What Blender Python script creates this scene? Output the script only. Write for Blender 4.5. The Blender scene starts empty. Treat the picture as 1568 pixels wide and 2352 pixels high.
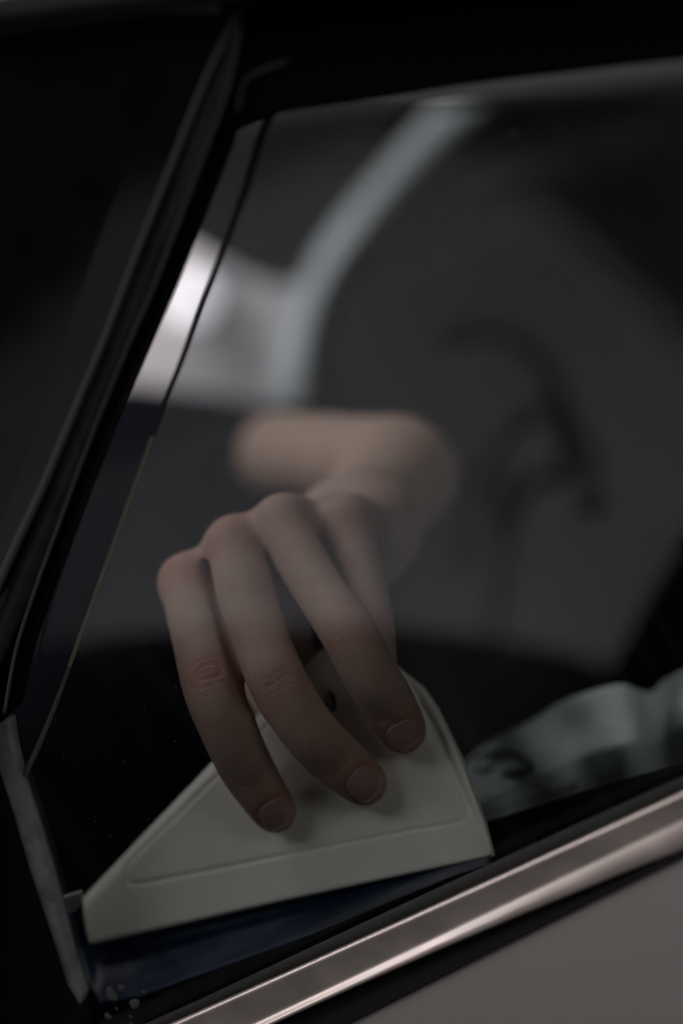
import bpy, bmesh, math, random
import numpy as np
from mathutils import Vector
random.seed(7); np.random.seed(7)
sc = bpy.context.scene
COL = sc.collection
# ------------------------------------------------------------------ camera
F = np.array([-.34, .93, -.13]); F /= np.linalg.norm(F)
CAM = -F * .76
Zu = np.array([0, 0, 1.0])
R0 = np.cross(F, Zu); R0 /= np.linalg.norm(R0); U0 = np.cross(R0, F)
ROLL = math.radians(-29)
RX = math.cos(ROLL) * R0 + math.sin(ROLL) * U0
UX = -math.sin(ROLL) * R0 + math.cos(ROLL) * U0
K = 24 / 85 / 1568
from mathutils import Matrix
cd = bpy.data.cameras.new('camera'); cam = bpy.data.objects.new('camera', cd); COL.objects.link(cam)
m = Matrix.Identity(4)
for i in range(3):
    m[i][0] = RX[i]; m[i][1] = UX[i]; m[i][2] = -F[i]; m[i][3] = CAM[i]
cam.matrix_world = m
cd.sensor_fit = 'HORIZONTAL'; cd.sensor_width = 24; cd.lens = 85
cd.clip_start = .01; cd.clip_end = 100
sc.camera = cam
def ray(dx, dy):
    return F + (dx - 784) * K * RX - (dy - 1176) * K * UX
def P(dx, dy, y=0.0):
    """a point of the place seen at this spot of the photo, y metres behind the glass plane"""
    d = ray(dx, dy); t = (y - CAM[1]) / d[1]
    return CAM + d * t
cd.dof.use_dof = True
cd.dof.focus_distance = .802
cd.dof.aperture_fstop = 2.7
# ------------------------------------------------------------------ world, lamps, exposure
w = bpy.data.worlds.new('World'); sc.world = w; w.use_nodes = True
bg = w.node_tree.nodes['Background']
bg.inputs[0].default_value = (.75, .85, 1, 1); bg.inputs[1].default_value = .006
sc.view_settings.view_transform = 'Standard'; sc.view_settings.look = 'None'
sc.view_settings.exposure = 0; sc.view_settings.gamma = 1
def area(name, loc, target, sx, sy, power, col):
    l = bpy.data.lights.new(name, 'AREA'); l.shape = 'RECTANGLE'; l.size = sx; l.size_y = sy
    l.energy = power; l.color = col
    o = bpy.data.objects.new(name, l); COL.objects.link(o); o.location = loc
    o.rotation_euler = (Vector(target) - Vector(loc)).to_track_quat('-Z', 'Y').to_euler()
    return o
area('ceiling_lamp', (-.62, -.72, 1.30), (-.05, .05, 0), 1.2, .5, 13.5, (1, .95, .94))
cl = area('arm_fill', (-.14, .20, .62), (-.07, .15, .0), .3, .22, .62, (1, .95, .93)); cl.data.spread = math.radians(125)  # added overhead fill for the arm and the knuckle tops
area('side_fill', (1.0, -.75, .20), (.0, .12, .02), .5, .4, 3.3, (1, .96, .9))  # added fill from the right for the dark side of the wrist
ws = area('pillar_fill', (-.55, .34, .22), P(720, 720, .68), .25, .3, .30, (.94, .98, 1)); ws.data.spread = math.radians(70)  # unseen fill added to brighten the pale pillar trim and arm
area('wall_fill', (-.8, -1.02, -.50), (-.7, -1.25, -.15), 2.0, .06, 4.7, (.95, .95, 1))  # added hidden light, brightens the wall that the glass reflects
# ------------------------------------------------------------------ materials
MATS = {}
def mat(name, col, rough=.5, metal=0, bump=0, bscale=200, var=0, vscale=30, spec=.5, sss=0, coat=0, detail=4):
    if name in MATS: return MATS[name]
    M = bpy.data.materials.new(name); M.use_nodes = True
    nt = M.node_tree; b = nt.nodes['Principled BSDF']
    b.inputs['Base Color'].default_value = (*col, 1); b.inputs['Roughness'].default_value = rough
    b.inputs['Metallic'].default_value = metal; b.inputs['Specular IOR Level'].default_value = spec
    if coat: b.inputs['Coat Weight'].default_value = coat; b.inputs['Coat Roughness'].default_value = .04
    if sss:
        b.inputs['Subsurface Weight'].default_value = sss
        b.inputs['Subsurface Radius'].default_value = (.004, .0015, .0008); b.inputs['Subsurface Scale'].default_value = 1
    tc = nt.nodes.new('ShaderNodeTexCoord')
    if var:
        n = nt.nodes.new('ShaderNodeTexNoise'); n.inputs['Scale'].default_value = vscale; n.inputs['Detail'].default_value = detail
        nt.links.new(tc.outputs['Object'], n.inputs['Vector'])
        r = nt.nodes.new('ShaderNodeMapRange'); r.inputs[1].default_value = .3; r.inputs[2].default_value = .7
        r.inputs[3].default_value = 1 - var; r.inputs[4].default_value = 1 + var
        nt.links.new(n.outputs[0], r.inputs[0])
        mx = nt.nodes.new('ShaderNodeVectorMath'); mx.operation = 'SCALE'; mx.inputs[0].default_value = col
        nt.links.new(r.outputs[0], mx.inputs['Scale']); nt.links.new(mx.outputs[0], b.inputs['Base Color'])
        r2 = nt.nodes.new('ShaderNodeMapRange'); r2.inputs[1].default_value = .3; r2.inputs[2].default_value = .7
        r2.inputs[3].default_value = max(.02, rough * (1 - var)); r2.inputs[4].default_value = min(1, rough * (1 + var))
        nt.links.new(n.outputs[0], r2.inputs[0]); nt.links.new(r2.outputs[0], b.inputs['Roughness'])
    if bump:
        n2 = nt.nodes.new('ShaderNodeTexNoise'); n2.inputs['Scale'].default_value = bscale; n2.inputs['Detail'].default_value = 5
        nt.links.new(tc.outputs['Object'], n2.inputs['Vector'])
        bp = nt.nodes.new('ShaderNodeBump'); bp.inputs['Strength'].default_value = bump; bp.inputs['Distance'].default_value = .001
        nt.links.new(n2.outputs[0], bp.inputs['Height']); nt.links.new(bp.outputs[0], b.inputs['Normal'])
    MATS[name] = M; return M
def sheet(name, trans, refl, tint=(1, 1, 1), rough=0.0, smear=0):
    """thin clear sheet: see-through plus a mirror share that grows with the angle"""
    M = bpy.data.materials.new(name); M.use_nodes = True; nt = M.node_tree; nt.nodes.clear()
    out = nt.nodes.new('ShaderNodeOutputMaterial'); t = nt.nodes.new('ShaderNodeBsdfTransparent')
    t.inputs[0].default_value = (trans[0], trans[1], trans[2], 1)
    g = nt.nodes.new('ShaderNodeBsdfGlossy'); g.inputs['Roughness'].default_value = rough; g.inputs[0].default_value = (*tint, 1)
    fr = nt.nodes.new('ShaderNodeFresnel'); fr.inputs[0].default_value = 1.5
    mu = nt.nodes.new('ShaderNodeMath'); mu.operation = 'MULTIPLY'; mu.inputs[1].default_value = refl
    mx = nt.nodes.new('ShaderNodeMixShader')
    nt.links.new(fr.outputs[0], mu.inputs[0]); nt.links.new(mu.outputs[0], mx.inputs[0])
    nt.links.new(t.outputs[0], mx.inputs[1]); nt.links.new(g.outputs[0], mx.inputs[2]); last = mx.outputs[0]
    if smear:      # dried soapy water streaks that scatter a little light
        tc = nt.nodes.new('ShaderNodeTexCoord'); mp = nt.nodes.new('ShaderNodeMapping'); mp.inputs['Rotation'].default_value = (0, -.62, 0); mp.inputs['Scale'].default_value = (60, 1, 9)
        no = nt.nodes.new('ShaderNodeTexNoise'); no.inputs['Scale'].default_value = 1.2; no.inputs['Detail'].default_value = 6; no.inputs['Distortion'].default_value = .8
        rg = nt.nodes.new('ShaderNodeMapRange'); rg.inputs[1].default_value = .5; rg.inputs[2].default_value = .8; rg.inputs[3].default_value = 0; rg.inputs[4].default_value = smear
        df = nt.nodes.new('ShaderNodeBsdfDiffuse'); df.inputs[0].default_value = (.7, .72, .75, 1); m2 = nt.nodes.new('ShaderNodeMixShader')
        nt.links.new(tc.outputs['Object'], mp.inputs[0]); nt.links.new(mp.outputs[0], no.inputs['Vector']); nt.links.new(no.outputs[0], rg.inputs[0])
        nt.links.new(rg.outputs[0], m2.inputs[0]); nt.links.new(last, m2.inputs[1]); nt.links.new(df.outputs[0], m2.inputs[2]); last = m2.outputs[0]
    nt.links.new(last, out.inputs[0])
    return M
def emit(name, col, s):
    M = bpy.data.materials.new(name); M.use_nodes = True; nt = M.node_tree
    b = nt.nodes['Principled BSDF']; b.inputs['Emission Color'].default_value = (*col, 1); b.inputs['Emission Strength'].default_value = s
    return M
# ------------------------------------------------------------------ object helpers
def empty(name, loc, label, cat, group=None):
    o = bpy.data.objects.new(name, None); COL.objects.link(o); o.location = loc; o.empty_display_size = .02
    o['label'] = label; o['category'] = cat
    if group: o['group'] = group
    return o
def mesh_obj(name, verts, faces, material, parent=None, smooth=False, label=None, cat=None, kind=None):
    me = bpy.data.meshes.new(name); me.from_pydata([tuple(map(float, v)) for v in verts], [], faces)
    me.validate(); me.update()
    bm = bmesh.new(); bm.from_mesh(me); bmesh.ops.recalc_face_normals(bm, faces=bm.faces); bm.to_mesh(me); bm.free()
    if smooth: me.polygons.foreach_set('use_smooth', [True] * len(me.polygons))
    me.materials.append(material)
    o = bpy.data.objects.new(name, me); COL.objects.link(o)
    if parent is not None:
        o.parent = parent
        pm = parent
        loc = Vector((0, 0, 0))
        while pm is not None: loc += Vector(pm.location); pm = pm.parent
        me.transform(Matrix.Translation(-loc))
    if label: o['label'] = label
    if cat: o['category'] = cat
    if kind: o['kind'] = kind
    return o
def spline(pts, n=8, closed=False):
    """Catmull-Rom through the points (any dimension)"""
    p = np.array(pts, float); N = len(p); out = []
    segs = N if closed else N - 1
    for i in range(segs):
        if closed: a, b, c, d = p[(i - 1) % N], p[i], p[(i + 1) % N], p[(i + 2) % N]
        else: a, b, c, d = p[max(i - 1, 0)], p[i], p[i + 1], p[min(i + 2, N - 1)]
        for k in range(n):
            t = k / n
            out.append(.5 * ((2 * b) + (c - a) * t + (2 * a - 5 * b + 4 * c - d) * t * t + (3 * b - a - 3 * c + d) * t ** 3))
    if not closed: out.append(p[-1])
    return np.array(out)
def prism(name, pts, y0, y1, material, parent=None, bevel=0, seg=2, smooth=False, **kw):
    """outline given by photo spots on the plane y0, extruded straight back to y1"""
    v = [P(a, b, y0) for a, b in pts]; n = len(v)
    w2 = [np.array([q[0], y1, q[2]]) for q in v]
    faces = [list(range(n)), list(range(n, 2 * n))[::-1]] + [[i, (i + 1) % n, n + (i + 1) % n, n + i] for i in range(n)]
    o = mesh_obj(name, v + w2, faces, material, parent, smooth, **kw)
    if bevel:
        bm = bmesh.new(); bm.from_mesh(o.data)
        bmesh.ops.bevel(bm, geom=[e for e in bm.edges if e.calc_face_angle(0) > .5], offset=bevel, segments=seg, affect='EDGES', profile=.5, clamp_overlap=True)
        bm.to_mesh(o.data); bm.free()
    return o
def tube(name, pts, rad, material, parent=None, n=10, flat=(1, 1), **kw):
    """pts: world points, rad: list of radii; section stretched by flat along (in-plane, depth)"""
    p = np.array(pts, float); verts = []; faces = []
    for i in range(len(p)):
        t = p[min(i + 1, len(p) - 1)] - p[max(i - 1, 0)]; t /= np.linalg.norm(t)
        a = np.cross(t, [0, 1, 0]); a /= np.linalg.norm(a); b = np.cross(a, t)
        for k in range(n):
            th = 2 * math.pi * k / n
            verts.append(p[i] + rad[i] * (flat[0] * math.cos(th) * a + flat[1] * math.sin(th) * b))
    for i in range(len(p) - 1):
        for k in range(n):
            faces.append([i * n + k, i * n + (k + 1) % n, (i + 1) * n + (k + 1) % n, (i + 1) * n + k])
    faces += [list(range(n)), list(range((len(p) - 1) * n, len(p) * n))]
    return mesh_obj(name, verts, faces, material, parent, True, **kw)
def loft(name, rails, material, parent=None, smooth=True, back=None, **kw):
    """rails: list of polylines (world) with equal counts; skinned across, closed at the back"""
    r = [np.array(x) for x in rails]
    if back is not None:
        a = r[-1].copy(); a[:, 1] = back; b = r[0].copy(); b[:, 1] = back; r = r + [a, b]
    nr, n = len(r), len(r[0])
    verts = [r[i][j] for i in range(nr) for j in range(n)]
    faces = []
    for i in range(nr if back is not None else nr - 1):
        i2 = (i + 1) % nr
        for j in range(n - 1): faces.append([i * n + j, i2 * n + j, i2 * n + j + 1, i * n + j + 1])
    o = mesh_obj(name, verts, faces, material, parent, smooth, **kw)
    if back is not None and smooth:
        k_ = (nr - 3) * (n - 1)
        for p_ in list(o.data.polygons)[k_:]: p_.use_smooth = False
    return o
# ---- signed distance tools
class Field:
    def __init__(s, lo, hi, h):
        s.lo = np.array(lo, float); s.h = h
        s.n = np.ceil((np.array(hi) - s.lo) / h).astype(int) + 1
        s.F = np.full(tuple(s.n), 1.0, np.float32)
        s.ax = [(s.lo[i] + h * np.arange(s.n[i])).astype(np.float32) for i in range(3)]
    def box(s, lo, hi):
        a = np.clip(((np.array(lo) - s.lo) / s.h).astype(int) - 1, 0, s.n - 1)
        b = np.clip(((np.array(hi) - s.lo) / s.h).astype(int) + 2, 1, s.n)
        sl = tuple(slice(a[i], max(b[i], a[i] + 1)) for i in range(3))
        X = s.ax[0][sl[0]][:, None, None]; Y = s.ax[1][sl[1]][None, :, None]; Z = s.ax[2][sl[2]][None, None, :]
        return sl, X, Y, Z
    def join(s, sl, d, k):
        f = s.F[sl]; hh = np.clip(k - np.abs(f - d), 0, None) / k
        s.F[sl] = np.minimum(f, d) - hh * hh * k * .25
    def cone(s, a, b, ra, rb, k=.004):
        a = np.array(a, np.float32); b = np.array(b, np.float32); m = max(ra, rb) + k + .012
        sl, X, Y, Z = s.box(np.minimum(a, b) - m, np.maximum(a, b) + m)
        d = b - a; L = float(d @ d) + 1e-12
        t = np.clip(((X - a[0]) * d[0] + (Y - a[1]) * d[1] + (Z - a[2]) * d[2]) / L, 0, 1)
        dist = np.sqrt((X - a[0] - t * d[0]) ** 2 + (Y - a[1] - t * d[1]) ** 2 + (Z - a[2] - t * d[2]) ** 2) - (ra + (rb - ra) * t)
        s.join(sl, dist, k)
    def chain(s, pts, k=.003, n=5):
        p = spline(pts, n)
        for i in range(len(p) - 1): s.cone(p[i][:3], p[i + 1][:3], p[i][3], p[i + 1][3], k if i else k)
    def nets(s):
        Fd = s.F; S = Fd < 0; nx, ny, nz = Fd.shape
        c = np.zeros((nx - 1, ny - 1, nz - 1), np.uint8)
        for i in (0, 1):
            for j in (0, 1):
                for k in (0, 1): c += S[i:nx - 1 + i, j:ny - 1 + j, k:nz - 1 + k]
        act = np.argwhere((c > 0) & (c < 8)); idx = -np.ones(c.shape, np.int32); idx[tuple(act.T)] = np.arange(len(act))
        pos = np.zeros((len(act), 3)); cnt = np.zeros(len(act))
        corners = [(i, j, k) for i in (0, 1) for j in (0, 1) for k in (0, 1)]
        for a in corners:
            for ax in range(3):
                if a[ax]: continue
                b = list(a); b[ax] = 1
                fa = Fd[tuple((act + a).T)]; fb = Fd[tuple((act + b).T)]
                m_ = (fa < 0) != (fb < 0); t = np.where(m_, fa / np.where(m_, fa - fb, 1), 0)
                q = act + np.array(a, float); q[:, ax] += t
                pos[m_] += q[m_]; cnt[m_] += 1
        pos /= cnt[:, None]; pos = s.lo + pos * s.h
        faces = []
        for ax in range(3):
            sh = [slice(None)] * 3; s2 = [slice(None)] * 3; sh[ax] = slice(0, -1); s2[ax] = slice(1, None)
            e = np.argwhere(S[tuple(sh)] != S[tuple(s2)])
            o1, o2 = [(1, 2), (2, 0), (0, 1)][ax]
            ok = (e[:, o1] > 0) & (e[:, o2] > 0) & (e[:, o1] < s.n[o1] - 1) & (e[:, o2] < s.n[o2] - 1); e = e[ok]
            fl = S[tuple(e.T)]
            def g(d1, d2):
                q = e.copy(); q[:, o1] -= d1; q[:, o2] -= d2; return idx[tuple(q.T)]
            Q = np.stack([g(0, 0), g(1, 0), g(1, 1), g(0, 1)], 1)
            Q[~fl] = Q[~fl][:, ::-1]; faces.append(Q)
        return pos, np.concatenate(faces)
def fast_mesh(name, V, Q, material, parent=None, label=None, attr=None):
    me = bpy.data.meshes.new(name); me.vertices.add(len(V)); me.vertices.foreach_set('co', V.astype(np.float32).ravel())
    me.loops.add(Q.size); me.loops.foreach_set('vertex_index', Q.astype(np.int32).ravel())
    me.polygons.add(len(Q)); me.polygons.foreach_set('loop_start', np.arange(0, Q.size, 4, dtype=np.int32))
    me.polygons.foreach_set('use_smooth', np.ones(len(Q), bool))
    me.update(calc_edges=True)
    if attr is not None:
        a = me.attributes.new('flush', 'FLOAT', 'POINT'); a.data.foreach_set('value', attr.astype(np.float32))
    me.materials.append(material); o = bpy.data.objects.new(name, me); COL.objects.link(o)
    if parent is not None:
        o.parent = parent; loc = Vector((0, 0, 0)); pm = parent
        while pm is not None: loc += Vector(pm.location); pm = pm.parent
        me.transform(Matrix.Translation(-loc))
    if label: o['label'] = label
    return o
def relax(V, Q, it=2, lam=.5):
    for _ in range(it):
        A = np.zeros_like(V); c = np.zeros(len(V))
        for i in range(4):
            for j in ((i + 1) % 4, (i + 3) % 4):
                np.add.at(A, Q[:, i], V[Q[:, j]]); np.add.at(c, Q[:, i], 1)
        V = V + lam * (A / np.maximum(c, 1)[:, None] - V)
    return V

gloss_black = mat('piano black', (.004, .004, .0045), .06, spec=.5, var=.25, vscale=60)
satin_black = mat('satin black frame', (.001, .0014, .003), .7, spec=.03, bump=.1, bscale=900)
rubber = mat('weatherstrip rubber', (.025, .0245, .0245), .85, spec=.15, bump=.15, bscale=1500, var=.3, vscale=80)
rubber_lip = mat('paler rubber lip', (.05, .05, .05), .8, spec=.2, bump=.1, bscale=1500)  # lip coloured paler than the other rubber
dark_plastic = mat('cabin plastic', (.003, .0035, .005), .8, spec=.08, bump=.3, bscale=1200)
trim_metal = mat('satin champagne metal', (.54, .475, .455), .46, .65, bump=.03, bscale=1500, var=.12, vscale=60)
paint = mat('silver paint', (.45, .42, .415), .42, .5, coat=.1, bump=.02, bscale=3000)
pale_trim = mat('pale pillar trim', (.60, .62, .63), .7, bump=.2, bscale=700)

# ------------------------------------------------------------------ the place outside the car
def RP(dx, dy, yr):
    p = P(dx, dy, yr); return np.array([p[0], -p[1], p[2]])
wt = [RP(a, b, 1.25) for a, b in [(-900, 1150), (-100, 880), (300, 540), (760, 370), (1000, 360), (1230, 450), (1400, 600), (1568, 760), (1800, 1010)]]  # wall top shaped to bound the bright area reflected in the glass
wx = [(-3.2, wt[0][2])] + [(p[0], p[2]) for p in wt] + [(2.2, wt[-1][2] - .1), (2.2, -.9), (-3.2, -.9)]
nw = len(wx)
wall = mesh_obj('workshop_wall', [(a, -1.25, b) for a, b in wx] + [(a, -1.37, b) for a, b in wx],
        [list(range(nw)), list(range(nw, 2 * nw))] + [[k, (k + 1) % nw, nw + (k + 1) % nw, nw + k] for k in range(nw)],
        mat('grey plaster', (.5, .5, .52), .9, var=.12, vscale=3, bump=.3, bscale=60), kind='structure')
# added dark car form, crest shaped to the lower edge of the reflection
YR = .46
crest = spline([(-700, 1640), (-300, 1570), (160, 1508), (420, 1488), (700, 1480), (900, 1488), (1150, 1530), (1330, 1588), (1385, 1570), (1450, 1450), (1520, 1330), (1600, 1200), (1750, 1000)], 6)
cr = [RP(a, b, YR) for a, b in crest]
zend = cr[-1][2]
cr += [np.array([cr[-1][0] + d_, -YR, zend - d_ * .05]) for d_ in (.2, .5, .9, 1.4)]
ncar = empty('added_dark_car', (-.4, -.75, -.9), 'dark car form added behind the viewer, seen only as the black lower part of the reflection', 'car')
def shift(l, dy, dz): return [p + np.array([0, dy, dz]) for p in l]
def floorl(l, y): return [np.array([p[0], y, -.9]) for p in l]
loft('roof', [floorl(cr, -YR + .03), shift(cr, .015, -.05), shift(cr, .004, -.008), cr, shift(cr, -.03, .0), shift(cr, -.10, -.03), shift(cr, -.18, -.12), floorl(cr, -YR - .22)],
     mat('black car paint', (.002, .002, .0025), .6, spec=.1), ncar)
def stroke(pts, wd, n=5):
    p = spline(pts, n); t = np.gradient(p[:, :2], axis=0); t /= np.linalg.norm(t, axis=1)[:, None]; nn_ = np.stack([-t[:, 1], t[:, 0]], 1)
    ws = (p[:, 2:3] if p.shape[1] > 2 else wd * np.sin(np.linspace(.25, math.pi - .25, len(p)))[:, None])
    return list(map(tuple, p[:, :2] + nn_ * ws)) + list(map(tuple, (p[:, :2] - nn_ * ws)[::-1]))
smear_root = empty('reflection_smears', tuple(RP(1300, 950, .60)), 'added dark strips seen as faint smears reflected in the glass right of the hand', 'smear_strip')  # added dark strips, shaped to make the smears in the reflection
for pts in ([(1035, 800, 13), (1075, 782, 15), (1120, 775, 7), (1200, 800, 9), (1262, 880, 15), (1310, 990, 11), (1345, 1050, 14), (1378, 1100, 5)],
            [(1245, 940, 9), (1205, 975, 19), (1150, 1020, 10), (1105, 1110, 13), (1085, 1200, 6), (1070, 1260, 8), (1056, 1325, 4)],
            [(1340, 1085, 8), (1270, 1105, 17), (1200, 1140, 12), (1165, 1215, 17), (1150, 1300, 8), (1140, 1400, 9), (1130, 1510, 4)],
            [(1262, 930, 10), (1285, 1010, 19), (1290, 1080, 10)],
            [(1180, 1060, 12), (1150, 1140, 16), (1140, 1210, 9)]):
    cf = [RP(a, b, .60) for a, b in stroke([(q_[0], q_[1], q_[2] * .72) for q_ in pts], 0)]; nc = len(cf)
    mesh_obj('smear_strip', cf + [p + np.array([0, -.012, 0]) for p in cf], [list(range(nc)), list(range(nc, 2 * nc))] + [[k, (k + 1) % nc, nc + (k + 1) % nc, nc + k] for k in range(nc)],
         mat('dark grey cable', (.16, .16, .165), .9), smear_root)
cb_ = [RP(1352 + 34 * math.cos(t_ / 20 * 2 * math.pi), 1165 + 30 * math.sin(t_ / 20 * 2 * math.pi), .60) for t_ in range(20)]  # added round blot for the same reflected smears
mesh_obj('dark_blot', cb_ + [p + np.array([0, -.02, 0]) for p in cb_], [list(range(20)), list(range(20, 40))] + [[k, (k + 1) % 20, 20 + (k + 1) % 20, 20 + k] for k in range(20)],
         mat('dark grey cable', (.16, .16, .165), .9), smear_root)
mesh_obj('floor', [(-3.5, -2, -.92), (2.5, -2, -.92), (2.5, 4.2, -.92), (-3.5, 4.2, -.92),
                   (-3.5, -2, -1.0), (2.5, -2, -1.0), (2.5, 4.2, -1.0), (-3.5, 4.2, -1.0)],
        [[0, 1, 2, 3], [4, 5, 6, 7], [0, 1, 5, 4], [3, 2, 6, 7], [0, 3, 7, 4], [1, 2, 6, 5]],
        mat('dark concrete', (.03, .03, .03), .7, var=.3, vscale=4), kind='structure')

# ------------------------------------------------------------------ the car
car = empty('parked_car', (0, 0, -.9), 'silver car with black window surround, seen close up at one side window', 'car')
G = dict(parent=car)
# upper door frame above the glass
prism('door_frame', [(505, -60), (1700, -60), (1700, 118), (1568, 140), (1430, 155), (1300, 171), (1170, 186), (1040, 203), (900, 226), (780, 243), (680, 257), (620, 266), (580, 275), (550, 287), (520, 318), (505, 300), (500, 200)],
      -.010, .045, satin_black, bevel=.0015, **G)
tube('frame_seal', [P(a, b, -.0115) for a, b in spline([(545, 255), (560, 190), (590, 165), (660, 140)], 6)], [.0004] * 19, rubber, flat=(1.6, .5), **G)
# roof rail over the pillar
loft('roof_rail', [[P(-150, -20, -.03), P(0, -45, -.03), P(300, -80, -.03), P(560, -115, -.03), P(1750, -200, -.03)],
                   [P(-150, 20, -.034), P(0, 8, -.034), P(300, -28, -.034), P(560, -60, -.034), P(1750, -150, -.034)],
                   [P(-150, 66, -.03), P(0, 58, -.03), P(300, 20, -.03), P(560, -15, -.03), P(1750, -120, -.03)],
                   [P(-150, 88, -.022), P(0, 78, -.022), P(300, 38, -.022), P(560, 5, -.022), P(1750, -90, -.022)]],
     mat('black roof rail', (.022, .022, .023), .28), back=.02, **G)
# glossy pillar panel (gently domed)
def pillar_rail(pts, y): return [P(a, b, y) for a, b in spline(pts, 5)]
PR = np.array([(528, 38), (455, 185), (372, 400), (298, 590), (228, 775), (158, 945), (83, 1125), (-2, 1310), (-72, 1480), (-100, 2500)])
PL = PR.copy(); PL[:, 0] = -260
PM, PN = PL * .5 + PR * .5, PL * .15 + PR * .85
loft('pillar_panel', [pillar_rail(PL, -.0163), pillar_rail(PM, -.0166), pillar_rail(PN, -.0167), pillar_rail(PR, -.0165)],
     gloss_black, back=-.004, smooth=False, **G)
prism('pillar_core', [(545, 20), (575, 40), (500, 330), (330, 760), (180, 1130), (60, 1440), (0, 1640), (-200, 1640), (-60, 1250), (150, 900), (330, 450)], -.0030, .005, satin_black, **G)
# two rubber mouldings along the pillar edge
ridge1 = spline([(548, 22), (470, 185), (385, 400), (310, 590), (240, 775), (170, 945), (95, 1125), (10, 1310), (-60, 1480)], 5)
tube('pillar_moulding', [P(a, b, -.0165) for a, b in ridge1], list(np.linspace(.0007, .0016, len(ridge1))), rubber_lip, flat=(1, .7), **G)
ra = spline([(545, 30), (505, 130), (440, 275), (370, 460), (290, 650), (235, 795), (160, 980), (80, 1180), (0, 1370), (-60, 1520)], 5)
rb = spline([(551, 40), (536, 150), (482, 300), (420, 470), (345, 650), (285, 800), (215, 975), (130, 1190), (45, 1400), (-15, 1540)], 5)
rm = (ra + rb) / 2
loft('pillar_moulding', [[P(a, b, -.0115) for a, b in ra], [P(a, b, -.0142) for a, b in rm * .6 + ra * .4], [P(a, b, -.0146) for a, b in rm * .5 + rb * .5], [P(a, b, -.0128) for a, b in rb]],
     rubber, back=-.003, **G)
hl = spline([(550, 60), (520, 210), (450, 395), (360, 640), (290, 800), (215, 985), (140, 1190), (75, 1370), (35, 1500), (10, 1640)], 5)
tube('moulding_lip', [P(a, b, -.0135) for a, b in hl], [.00055] * len(hl), rubber_lip, n=6, **G)
# black inner strip between moulding and glass
go = [(575, 20), (520, 318), (515, 335), (478, 430), (435, 540), (390, 650), (335, 780), (285, 900), (235, 1020), (185, 1150), (140, 1270), (95, 1400), (60, 1520), (30, 1640), (16, 1760)]
prism('glass_surround', [(540, 60), (575, 20), (520, 318), (515, 335), (478, 430), (435, 540), (390, 650), (335, 780), (290, 885), (240, 1005), (190, 1130), (145, 1250), (90, 1400), (50, 1520), (24, 1640), (4, 1660), (-60, 1660), (-80, 1560), (50, 1330), (250, 830), (450, 330)],
      -.0055, .006, satin_black, **G)
# lower left corner: door edge and pale channel strip
prism('channel_strip', [(-20, 1655), (18, 1660), (26, 1720), (42, 1790), (62, 1850), (84, 1920), (105, 1990), (124, 2060), (140, 2120), (160, 2200), (190, 2290), (178, 2330), (150, 2270), (122, 2180), (95, 2100), (62, 2000), (34, 1905), (6, 1810), (-20, 1750)],
      -.0035, .004, mat('pale grey painted metal', (.115, .12, .127), .7, var=.35, vscale=120, bump=.3, bscale=400, detail=6), bevel=.0004, **G)
prism('lower_pillar', [(-260, 1560), (-30, 1650), (-20, 1740), (6, 1815), (34, 1908), (62, 2003), (95, 2103), (122, 2183), (150, 2273), (190, 2335), (210, 2500), (-260, 2500)],
      -.006, .01, mat('matt black pillar', (.002, .002, .002), .7, spec=.1), bevel=.001, **G)
# glass pane
V = [P(-80, -40, 0), P(1800, -40, 0), P(1800, 2000, 0), P(-80, 2700, 0)]
glass = mesh_obj('window_glass', V, [[0, 1, 2, 3]], sheet('side glass', (.93, .94, .94), .45), **G)
# belt line: seal, bright trim, rubber groove, body skin
def line(pts, y, x0=-200, x1=1900, n=22):
    a = np.polyfit([p[0] for p in pts], [p[1] for p in pts], min(2, len(pts) - 1))
    return [P(x, np.polyval(a, x), y) for x in np.linspace(x0, x1, n)]
S0 = [(400, 2332), (784, 2150), (1176, 1968), (1568, 1790)]
L1 = [(400, 2353), (784, 2180), (1176, 2003), (1568, 1822)]
L2 = [(400, 2440), (784, 2258), (1176, 2071), (1568, 1886)]
L3 = [(400, 2462), (784, 2278), (1176, 2113), (1568, 1950)]
L4 = [(400, 2545), (784, 2355), (1176, 2148), (1568, 1962)]
def off(L, d): return [(a, b + d) for a, b in L]
loft('belt_seal', [line(off(S0, -4), -.002), line(off(S0, 2), -.005), line(off(L1, -30), -.0095), line(off(L1, -8), -.0095), line(off(L1, -3), -.007)], rubber, back=-.0008, **G)
mid23 = [(a, b * .5 + c * .5) for (a, b), (_, c) in zip(L2, L3)]
loft('belt_trim', [line(off(L1, -3), -.0100), line(off(L1, 0), -.0134), line(off(L1, 4), -.0139), line(off(L1, 10), -.0139), line(off(L1, 16), -.0138),
                   line(off(L2, -8), -.0134), line(off(L2, -2), -.0134), line(off(L2, 3), -.0138), line(mid23, -.0149), line(off(L3, -3), -.0159), line(off(L3, 2), -.0154)],
     trim_metal, back=-.002, **G)
loft('rubber_channel', [line(off(L3, 4), -.0136), line([(a, b * .6 + c * .4) for (a, b), (_, c) in zip(L3, L4)], -.0135), line(off(L4, -8), -.0150), line(off(L4, 2), -.0200), line(off(L4, 12), -.0208), line(off(L4, 14), -.0206)], mat('black channel rubber', (.006, .006, .006), .8, spec=.1), back=-.001, **G)
body = [line(off(L4, 8), -.0196), line(off(L4, 16), -.0199), line(off(L4, 30), -.0200)]
for k, dd in enumerate([60, 130, 220, 330, 460, 620, 800]): body.append(line(off(L4, dd), -.0200 - .000016 * (dd - 30)))
loft('door_skin', body, paint, back=.02, **G)
# inner door top and panel (inside the glass)
prism('inner_door_panel', [(60, 2240), (300, 2190), (700, 2040), (1100, 1897), (1350, 1818), (1568, 1757), (1800, 1690), (1800, 2100), (900, 2620), (100, 2620)], .062, .066, dark_plastic, bevel=.003, **G)
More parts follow.
